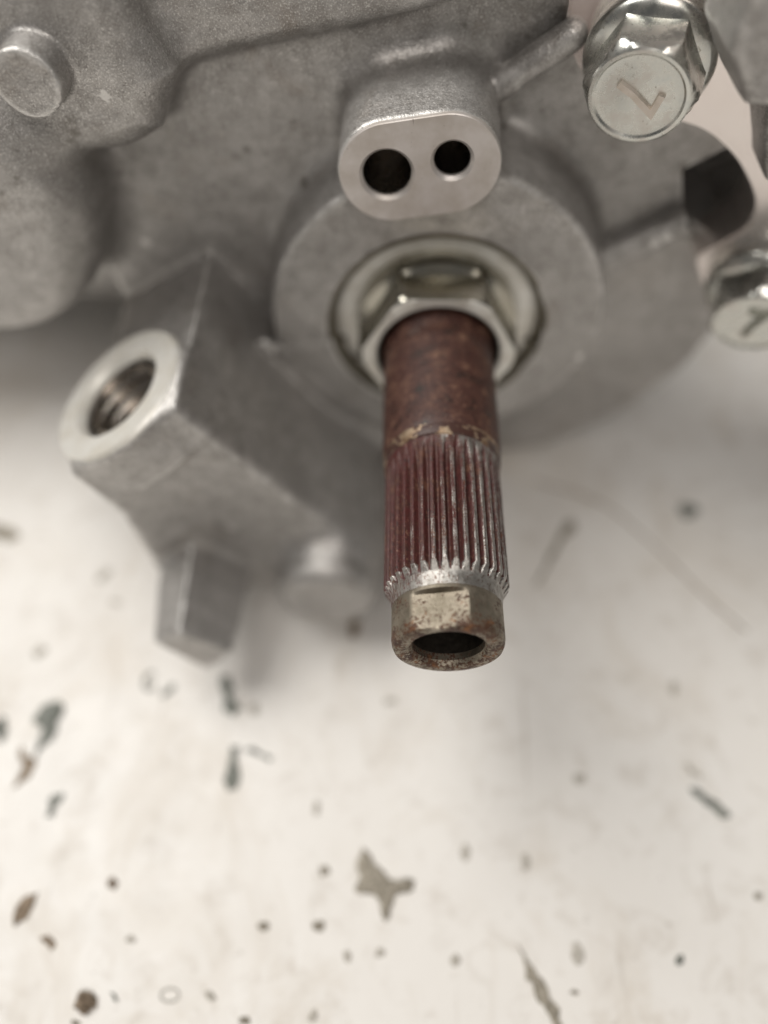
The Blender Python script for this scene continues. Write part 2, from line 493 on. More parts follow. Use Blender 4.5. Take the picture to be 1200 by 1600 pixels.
def extract(h):
    n = np.ceil((HI - LO) / h).astype(int) + 1
    ax = [LO[a] + h * np.arange(n[a], dtype=np.float32) for a in range(3)]
    q = 4                                              # coarse step
    cax = [a[::q] for a in ax]
    g = np.stack(np.meshgrid(*cax, indexing='ij'), -1).reshape(-1, 3)
    cd = field(g, full=True).reshape([len(a) for a in cax])
    near = np.abs(cd) < q * h * 1.9
    fine = np.repeat(np.repeat(np.repeat(near, q, 0), q, 1), q, 2)
    sgn = np.repeat(np.repeat(np.repeat(cd, q, 0), q, 1), q, 2)
    # dilate by half a coarse cell so that both sides of each block are covered
    pad = q
    out = fine.copy()
    for a in range(3):
        sh = np.roll(out, pad, a) | np.roll(out, -pad, a) | out
        out = sh
    fine = out[:n[0], :n[1], :n[2]]
    D = sgn[:n[0], :n[1], :n[2]].astype(np.float32).copy()
    if D.shape != tuple(n):
        padw = [(0, n[a] - D.shape[a]) for a in range(3)]
        D = np.pad(D, padw, mode='edge'); fine = np.pad(fine, padw, mode='edge')
    ii = np.argwhere(fine)
    P = np.stack([ax[a][ii[:, a]] for a in range(3)], -1)
    vals = np.empty(len(P), np.float32)
    for s in range(0, len(P), 400000): vals[s:s + 400000] = field(P[s:s + 400000])
    D[ii[:, 0], ii[:, 1], ii[:, 2]] = vals
    for a in range(3):                                  # close the outside
        sl = [slice(None)] * 3
        sl[a] = 0; D[tuple(sl)] = np.maximum(D[tuple(sl)], .2)
        sl[a] = -1; D[tuple(sl)] = np.maximum(D[tuple(sl)], .2)
    ins = D < 0
    cell = np.zeros(np.array(D.shape) - 1, np.uint8)
    for dx in (0, 1):
        for dy in (0, 1):
            for dz in (0, 1):
                cell += ins[dx:D.shape[0] - 1 + dx, dy:D.shape[1] - 1 + dy, dz:D.shape[2] - 1 + dz]
    act = (cell > 0) & (cell < 8)
    ci = np.argwhere(act)
    vid = np.full(act.shape, -1, np.int64)
    vid[act] = np.arange(len(ci))
    acc = np.zeros((len(ci), 3)); cnt = np.zeros(len(ci))
    corners = [(0, 0, 0), (1, 0, 0), (0, 1, 0), (1, 1, 0), (0, 0, 1), (1, 0, 1), (0, 1, 1), (1, 1, 1)]
    for a in range(3):
        for c in corners:
            if c[a] == 1: continue
            c2 = list(c); c2[a] = 1
            v0 = D[ci[:, 0] + c[0], ci[:, 1] + c[1], ci[:, 2] + c[2]]
            v1 = D[ci[:, 0] + c2[0], ci[:, 1] + c2[1], ci[:, 2] + c2[2]]
            m = (v0 < 0) != (v1 < 0)
            t = v0[m] / (v0[m] - v1[m])
            pt = np.tile(np.array(c, float), (m.sum(), 1)); pt[:, a] = t
            acc[m] += pt; cnt[m] += 1
    V = (ci + acc / cnt[:, None]) * h + LO
    quads = []
    for a in range(3):
        b, c = (a + 1) % 3, (a + 2) % 3
        s0 = [slice(None)] * 3; s1 = [slice(None)] * 3
        s0[a] = slice(0, -1); s1[a] = slice(1, None)
        e = ins[tuple(s0)] != ins[tuple(s1)]
        ei = np.argwhere(e)
        ok = (ei[:, b] > 0) & (ei[:, c] > 0) & (ei[:, b] < act.shape[b]) & (ei[:, c] < act.shape[c])
        ei = ei[ok]
        flip = ins[ei[:, 0], ei[:, 1], ei[:, 2]]
        def at(db, dc):
            k = ei.copy(); k[:, b] += db; k[:, c] += dc
            return vid[k[:, 0], k[:, 1], k[:, 2]]
        qd = np.stack([at(-1, -1), at(0, -1), at(0, 0), at(-1, 0)], -1)
        qd[~flip] = qd[~flip][:, ::-1]
        quads.append(qd)
    Q = np.vstack(quads)
    return V.astype(np.float32), Q

def gradient(p, e=.12):
    k = np.array([[1, -1, -1], [-1, -1, 1], [-1, 1, -1], [1, 1, 1]], np.float32)
    g = np.zeros_like(p)
    val = np.zeros(len(p), np.float32)
    for v in k:
        f = field(p + v * e)
        g += v * f[:, None]; val += f
    g /= np.maximum(np.linalg.norm(g, axis=1, keepdims=True), 1e-6)
    return g, val / 4

def chunked(fn, p, m=300000):
    outs = [fn(p[s:s + m]) for s in range(0, len(p), m)]
    return [np.concatenate(x) for x in zip(*outs)]

VOX = 0.55
V, Q = extract(VOX)
for _ in range(2):
    g, val = chunked(gradient, V)
    V = V - g * np.clip(val, -VOX * .45, VOX * .45)[:, None]
G, _v = chunked(gradient, V)
# keep only what can ever be seen: the back of the housing behind the wall is dropped
fc = V[Q].mean(1)
keep = fc[:, 1] < 141
Q = Q[keep]; fc = fc[keep]
_, PI = chunked(lambda p: field(p, True), fc)

rack = bpy.data.objects.new('steering_gear', None)
rack.empty_display_size = .01
rack.location = BASE * MM
link(rack)
tag(rack, 'grey cast aluminium steering gear with a rusty splined pinion shaft, lying on the white table', 'steering gear')

# split the casting into its parts; parts share the surface and its normals along their seams
names = [a[0] for a in ADD]
PARENTS = {'rib': 'wall', 'stud': 'valve_body'}
JOIN = {}                                  # several primitives of one part become one mesh
groups = []
for i, nm in enumerate(names):
    if nm in ('rib', 'casting_flash'): groups.append((nm, [i]))
    elif nm not in JOIN:
        JOIN[nm] = len(groups); groups.append((nm, [i]))
    else: groups[JOIN[nm]][1].append(i)
part_obj = {}
flash = [i for i, nm in enumerate(names) if nm == 'casting_flash']
for nm, ids in groups:
    if nm == 'casting_flash': continue
    sel = np.isin(PI, ids)
    if nm == 'pinion_boss': sel |= np.isin(PI, flash)
    if not sel.any(): continue
    q = Q[sel]
    used, inv = np.unique(q, return_inverse=True)
    q = inv.reshape(q.shape)
    vv = (V[used] - BASE) * MM
    me = bpy.data.meshes.new(nm)
    me.vertices.add(len(vv)); me.vertices.foreach_set('co', vv.astype(np.float32).ravel())
    me.loops.add(q.size); me.loops.foreach_set('vertex_index', q.astype(np.int32).ravel())
    me.polygons.add(len(q)); me.polygons.foreach_set('loop_start', (np.arange(len(q)) * 4).astype(np.int32))
    me.update(calc_edges=True)
    me.validate()
    me.shade_smooth()
    me.normals_split_custom_set_from_vertices(G[used].tolist())
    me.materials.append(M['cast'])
    o = bpy.data.objects.new(nm, me)
    link(o, part_obj.get(PARENTS.get(nm), rack))
    if nm not in part_obj: part_obj[nm] = o

def part(name, data, mat, parent=None, sharp=35, wear=False):
    return mesh_obj(name, data[0], data[1], mat, parent or rack, True, sharp, True, {'wear': data[2]} if wear else None)

# ------------------------------------------------------------------ milled lug face with its two holes
def lug_face():
    a, b, rad = np.array([-.55, 81.7]), np.array([7.0, 82.9]), 7.0
    holes = [(np.array([-1.1, 81.6]), 3.3), (np.array([7.5, 83.7]), 2.45)]
    # each half of the stadium is a fan of quads from the hole rim out to the outline
    mid_d = (b - a) / np.linalg.norm(b - a); nrm = np.array([-mid_d[1], mid_d[0]])
    cen = (a + b) / 2
    V, F = [], []
    n = 64
    for (hc, hr), c, sgn in ((holes[0], a, -1), (holes[1], b, 1)):
        cs = [cen + nrm * s_ * rad - hc for s_ in (-1, 1)]          # the two corners on the middle line
        th = np.sort(np.concatenate([np.arange(n - 2) * 2 * math.pi / (n - 2), [math.atan2(q[1], q[0]) % (2 * math.pi) for q in cs]]))
        base = len(V)
        out = []
        for t in th:
            d = np.array([math.cos(t), math.sin(t)])
            # march to outline of the half stadium (cut by the middle line)
            lo_, hi_ = hr, 30.0
            def inside(p):
                if sgn * ((p - cen) @ mid_d) < 0: return False
                w = p - a; tt = np.clip((w @ (b - a)) / ((b - a) @ (b - a)), 0, 1)
                return np.linalg.norm(w - tt * (b - a)) < rad
            for _ in range(30):
                m_ = (lo_ + hi_) / 2
                if inside(hc + d * m_): lo_ = m_
                else: hi_ = m_
            out.append(hc + d * lo_)
        def seam(p):
            w = p - a; tt = np.clip((w @ (b - a)) / ((b - a) @ (b - a)), 0, 1)
            return abs((p - cen) @ mid_d) < .02 and np.linalg.norm(w - tt * (b - a)) < rad - .02
        ring = lambda pts, y: [(p[0], (y[i] if isinstance(y, list) else y), p[1]) for i, p in enumerate(pts)]
        circ = lambda r: [hc + r * np.array([math.cos(t), math.sin(t)]) for t in th]
        rows = [ring(out, [LUG_Y if seam(p) else LUG_Y + 1.3 for p in out]), ring(out, [LUG_Y if seam(p) else LUG_Y + .12 for p in out]), ring([p if seam(p) else hc + (p - hc) * (1 - .12 / np.linalg.norm(p - hc)) for p in out], LUG_Y),
                ring(circ(hr + .45), LUG_Y), ring(circ(hr), LUG_Y + .5)]
        rows.append(ring(circ(hr), LUG_Y + 1.0))
        for r_ in rows: V.extend(r_)
        for k in range(len(rows) - 1):
            for i in range(n):
                j = (i + 1) % n
                F.append((base + k * n + i, base + k * n + j, base + (k + 1) * n + j, base + (k + 1) * n + i))
    return V, F
v, f = lug_face()
mesh_obj('milled_face', v, f, M['face'], part_obj['sensor_lug'], True, 30)

for hx_, hz_, hr_ in ((-1.1, 81.6, 3.3), (7.5, 83.7, 2.45)):
    part('drilled_hole', polar([(-LUG_Y - .9, hr_), (-LUG_Y - 3, hr_), (-LUG_Y - 16, hr_), (-LUG_Y - 18, .3)], frame_y(hx_, hz_), 48), M['thread'], part_obj['sensor_lug'])

# ------------------------------------------------------------------ bore, threaded plug and seal
fr = frame_y(AX, AZ)
def yr(lst): return [(-y, r) for y, r in lst]
frb = frame_y(AX, AZ - 1.6)
part('bore_rim', polar(yr([(114, 17.2), (104.4, 17.2), (104.2, 17.6), (103.4, 17.6), (103.2, 17.0), (101.9, 17.0), (101.7, 17.5), (100.5, 17.5), (99.85, 18.1), (99.85, 18.5), (101, 18.6)]), frb, 96), M['bore'], part_obj['pinion_boss'])
hx = hexr(22.7, math.pi / 2)
rings = yr([(112, 15), (108, 14), (104, 13.3), (101.2, 13.2), (98.2, 13.1)])
rings += [(-97.6, both(hx, 13.0)), (-97.0, both(hx, 13.05)), (-96.2, both(hx, 13.0)), (-93.2, both(hx, 13.0)), (-92.6, both(hx, 12.85)), (-92.05, both(hx, 12.45)), (-91.9, both(hx, 12.2)), (-92.0, 10.0), (-92.4, 9.8), (-97, 9.8)]
plug = part('hex_plug', polar(rings, fr, 144), M['plug'], sharp=25)
part('lock_ring', polar(yr([(104, 16.95), (102.2, 16.9), (101.7, 16.2), (101.6, 14.0), (102.0, 13.0), (104, 12.6)]), frame_y(AX, AZ - 1.0), 96), M['seat'], plug)
part('end_face', polar([(-91.95, both(hx, 12.3)), (-91.75, both(hx, 12.0)), (-91.72, 10.2), (-92.1, 9.85)], fr, 144), M['seat'], plug)
part('dust_seal', polar(yr([(96.6, 9.9), (95.6, 9.8), (95.2, 9.3), (95.6, 8.8), (97, 8.55)]), fr, 72), M['seal'], plug)
for k, a in enumerate((198, 215, 325, 342)):                # staking notches on the rim of the plug
    t = math.radians(a)
    c = np.array([AX + 17.0 * math.cos(t), 101.6, AZ + 17.0 * math.sin(t)])
    rad_ = np.array([math.cos(t), 0, math.sin(t)]); tan_ = np.array([-math.sin(t), 0, math.cos(t)]); yy = np.array([0, 1., 0])
    P8 = [c + rad_ * sr * .75 + tan_ * st * .35 + yy * sy * .55 for sy in (-1, 1) for sr, st in ((-1, -1), (1, -1), (1, 1), (-1, 1))]
    mesh_obj('staking_mark', P8, [(0, 1, 2, 3), (7, 6, 5, 4), (0, 4, 5, 1), (1, 5, 6, 2), (2, 6, 7, 3), (3, 7, 4, 0)], M['bore'], plug, False)

# ------------------------------------------------------------------ pinion shaft
shaft = bpy.data.objects.new('pinion_shaft', None)
shaft.empty_display_size = .005
link(shaft, rack)
sr = random.Random(3)
def wear_shank(s, th, rr):
    y = -s
    edge = 0.45 if 88.0 < y < 90.5 else 0.0
    return np.full(len(th), .14 + edge) + .08 * np.sin(3 * th + y * .3)
rows = yr([(99, 8.9), (94, 8.9), (92.5, 8.85), (91.6, 8.6), (90.4, 8.45), (89.4, 8.45), (88.6, 8.72), (87.8, 8.75)])
rows += yr([(y, 8.72 - (87 - y) * .008) for y in np.linspace(87, 71.2, 14)])
rows += yr([(70.6, 8.50), (70.2, 8.40)])
part('shank', polar(rows, fr, 120, wear=wear_shank), M['shank'], shaft, wear=True)
part('worn_band', polar(yr([(70.35, 8.15), (70.3, 8.46), (69.3, 8.44), (68.6, 8.34), (68.3, 8.0)]), fr, 120), M['brass'], shaft)
NT = 36
def tooth(y):
    root_top = np.clip((y - 64.5) / 4.2, 0, 1)             # groove run-out at the shank end
    R, depth = 8.12, .78
    cone = 8.12 - max(0, (49.0 - y)) * .62 if y > 47.6 else 7.252 - (47.6 - y) * .12                 # lead-in chamfer at the free end
    def f(th):
        ph = (th * NT / (2 * math.pi)) % 1.0
        tri = np.abs(ph - .5) * 2                         # 0 centre of tooth, 1 centre of groove
        prof = np.clip((tri - .30) / .55, 0, 1)
        prof = prof * prof * (3 - 2 * prof)
        r = R - depth * prof * (1 - root_top * .94) + .18 * root_top
        return np.minimum(r, cone)
    return f
def wear_spline(s, th, rr):
    y = -s
    crest = np.clip((rr - 7.45) / .6, 0, 1)
    ph = (th * NT / (2 * math.pi)) % 1.0
    a = np.cos(th - math.radians(48))                       # paint is worn on the side away from the window
    low = np.clip((58 - y) / 12, 0, 1)
    w = .02 + .40 * crest ** 2 * np.clip(.62 + .4 * a, .4, 1) + .20 * np.clip(a, -.6, 1) + .16 * low
    if y < 48.8: w = w + np.where(rr > 7.36, .5, .1) + (.4 if y < 47.7 else 0)
    return w
ys = np.concatenate([np.linspace(68.4, 64, 10), np.linspace(63.5, 49.5, 16), np.linspace(49, 45.9, 22)])
part('spline', polar(yr([(y, tooth(y)) for y in ys]), fr, NT * 14, wear=wear_spline), M['spline'], shaft, sharp=50, wear=True)
FLAT = [(math.radians(102), 6.15)]
def tipr(r):
    def f(th):
        out = np.full(len(th), float(r))
        for a0, d in FLAT:
            c = np.cos(th - a0)
            out = np.where(c > .2, np.minimum(out, d / np.maximum(c, .2)), out)
        return out
    return f
def wear_tip(s, th, rr):
    y = -s
    base = .56 if y > 42.3 else (.40 if y > 40.9 else .30)
    return np.full(len(th), base)
rows = [(-46.4, 6.6), (-46.1, 7.0), (-45.8, 7.06), (-45.4, 7.06), (-45.1, tipr(7.06))]
rows += [(-y, tipr(7.06)) for y in np.linspace(44.8, 42, 7)]
rows += [(-41.5, tipr(7.05)), (-41.0, tipr(6.95)), (-40.55, tipr(6.75)), (-40.35, 6.1), (-40.35, 5.4), (-40.5, 4.95), (-41.1, 4.55), (-42.2, 4.5)]
part('tip', polar(rows, fr, 144, wear=wear_tip), M['tip'], shaft, sharp=28, wear=True)
part('hollow', polar(yr([(42.0, 4.5), (46, 4.45), (52, 4.4), (58, 4.4)]), fr, 72, cap_end=True), M['dark'], shaft)

# ------------------------------------------------------------------ hydraulic port
pz = PORT_N; px_ = np.array([0., 1, 0]) - pz * pz[1]; px_ /= np.linalg.norm(px_); py_ = np.cross(pz, px_)
fp = (PORT_C, px_, py_, pz)
ring = part('port_seat', polar([(-2.5, 12.4), (-.15, 12.4), (.35, 12.0), (.35, 8.2), (-.25, 7.7), (-1.0, 7.5)], fp, 96), M['seat'], part_obj['port_block'])
rows = []
for k in range(36):
    rows.append((-1.0 - k * .25, 7.5 - 1.3 * abs(((k * .25 / 2.4) % 1) - .5) * 2))
part('port_thread', polar(rows + [(-9.8, 6.4), (-10.0, 4.4)], fp, 72), M['thread'], part_obj['port_block'])

part('port_passage', polar([(-9.95, 4.5), (-10.2, 4.3), (-10.4, .2)], fp, 48), M['dark'], part_obj['port_block'])

# ------------------------------------------------------------------ long housing behind and to the left, mostly unseen, added to shade the table
frx = (np.array([0., 168, 60]), np.array([0, 1., 0]), np.array([0, 0, 1.]), np.array([1., 0, 0]))
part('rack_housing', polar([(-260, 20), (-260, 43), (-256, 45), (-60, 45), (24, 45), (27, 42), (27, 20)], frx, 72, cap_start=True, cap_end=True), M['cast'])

# ------------------------------------------------------------------ bracket and its two bolts
NB = np.array([-.29, -.94, -.175]); NB /= np.linalg.norm(NB)
RB = np.array([.95556, -.2948, 0]); WB = np.cross(NB, RB)
B1 = np.array([33.5, 108.5, 92.3])
def bpt(r, w, d=0.0): return B1 + RB * r + WB * w + NB * d

def catmull(pts, closed_from, closed_to, m=5):
    out = []
    n = len(pts)
    for i in range(n):
        p0, p1, p2, p3 = (np.array(pts[(i + k) % n], float) for k in (-1, 0, 1, 2))
        out.append(p1)
        if closed_from <= i < closed_to:
            for j in range(1, m):
                t = j / m
                out.append(.5 * ((2 * p1) + (p2 - p0) * t + (2 * p0 - 5 * p1 + 4 * p2 - p3) * t * t + (3 * p1 - p0 - 3 * p2 + p3) * t ** 3))
    return out
BR = [(-12.3, 12), (-11.6, 4.6), (-11.2, .5), (-7.8, -5.2), (.9, -9.7), (7, -9.9), (11, -10.9), (15.3, -13.7), (18.4, -16.9), (20.7, -20.2), (21.5, -23.3), (21.1, -26.4), (18.9, -29.8), (17.0, -32.4), (16.5, -34.6), (18.6, -38.6), (22.2, -44.1), (27, -47.5), (40, -44), (45, -30), (45, 10), (20, 16), (-6, 16)]
def bracket():
    import bmesh
    pts = catmull(BR, 1, 18)
    bm = bmesh.new()
    front = [bm.verts.new(((bpt(p[0], p[1]) - BASE) * MM).tolist()) for p in pts]
    fc = bm.faces.new(front)
    ex = bmesh.ops.extrude_face_region(bm, geom=[fc])
    vs = [e for e in ex['geom'] if isinstance(e, bmesh.types.BMVert)]
    bmesh.ops.translate(bm, verts=vs, vec=(0, 9.0 * MM, 0))
    bmesh.ops.recalc_face_normals(bm, faces=bm.faces)
    fr_edges = [e for e in bm.edges if all(v in set(front) for v in e.verts)]
    bmesh.ops.bevel(bm, geom=fr_edges, offset=.35 * MM, segments=2, affect='EDGES')
    me = bpy.data.meshes.new('bracket'); bm.to_mesh(me); bm.free()
    me.shade_smooth(); me.set_sharp_from_angle(angle=math.radians(30))
    me.materials.append(M['bracket'])
    return link(bpy.data.objects.new('bracket', me), rack)
bracket()

def stroke(pts, width, h0, h1):
    """a raised stroke of constant width along a polyline, local face coordinates"""
    pts = [np.array(p, float) for p in pts]
    L_, R_ = [], []
    for i, p in enumerate(pts):
        d0 = pts[i] - pts[i - 1] if i > 0 else pts[1] - pts[0]
        d1 = pts[i + 1] - pts[i] if i < len(pts) - 1 else d0
        d0, d1 = d0 / np.linalg.norm(d0), d1 / np.linalg.norm(d1)
        n0, n1 = np.array([-d0[1], d0[0]]), np.array([-d1[1], d1[0]])
        m = n0 + n1; m /= np.linalg.norm(m); k = min(1 / max(m @ n0, .3), 2.2)
        L_.append(p + m * width / 2 * k); R_.append(p - m * width / 2 * k)
    V, F = [], []
    for l, r in zip(L_, R_):
        c = (l + r) / 2
        V += [(*l, h0), (*(c + (l - c) * .8), h1), (*(c + (r - c) * .8), h1), (*r, h0)]
    n = len(pts)
    for i in range(n - 1):
        a, b = 4 * i, 4 * (i + 1)
        F += [(a, a + 1, b + 1, b), (a + 1, a + 2, b + 2, b + 1), (a + 2, a + 3, b + 3, b + 2)]
    F += [(0, 3, 2, 1), (4 * n - 4, 4 * n - 3, 4 * n - 2, 4 * n - 1)]
    return V, F

def bolt(r, w, hexrot, markrot, label, mark):
    o = bpt(r, w, 1.8)
    root = bpy.data.objects.new('flange_bolt', None)
    root.empty_display_size = .004
    root['label'] = label
    link(root, rack)
    fb = (o, RB, WB, NB)
    H = 8.4
    part('flange', polar([(-1.9, 8.2), (-.2, 8.4), (.9, 8.5), (1.4, 8.3), (2.1, 7.6), (2.5, 6.4)], fb, 96), M['zinc'], root)
    hf = hexr(12.9, hexrot)
    rings = [(1.0, hf), (3, hf), (5, hf), (H - 2.1, hf), (H - 1.35, both(hf, 7.25)), (H - .75, both(hf, 6.85)), (H - .2, both(hf, 6.45)), (H, 6.2), (H - .02, 5.75), (H - .28, 5.45), (H - .36, 4.6), (H - .38, 2.5), (H - .38, .05)]
    part('hex_head', polar(rings, fb, 144, cap_end=True), M['zinc'], root, sharp=24)
    c, s = math.cos(markrot), math.sin(markrot)
    seven = [(-1.4, 2.5), (1.4, 2.5), (-.1, -.7), (-.7, -3.0)]
    V2, F2 = stroke(seven, 1.0, H - .42, H + .12)
    V3 = [o + RB * (x * c - y * s) + WB * (x * s + y * c) + NB * z for x, y, z in V2]
    mesh_obj('raised_mark', V3, F2, M[mark], root, True, 20)
bolt(0, 0, math.radians(32), math.radians(-104), 'upper flange bolt with a sideways raised 7', 'mark')
bolt(27.0, -35.4, math.radians(8), math.radians(4), 'lower flange bolt with an upright raised 7', 'mark_dull')

# ------------------------------------------------------------------ the table and what lies on it
tb = mesh_obj('table_top', [(-900, -700, 0), (900, -700, 0), (900, 900, 0), (-900, 900, 0), (-900, -700, -25), (900, -700, -25), (900, 900, -25), (-900, 900, -25)],
              [(0, 1, 2, 3), (7, 6, 5, 4), (0, 4, 5, 1), (1, 5, 6, 2), (2, 6, 7, 3), (3, 7, 4, 0)], M['table'], None, False, rel=False)
tag(tb, 'white table top scattered with grit', 'table', kind='structure')

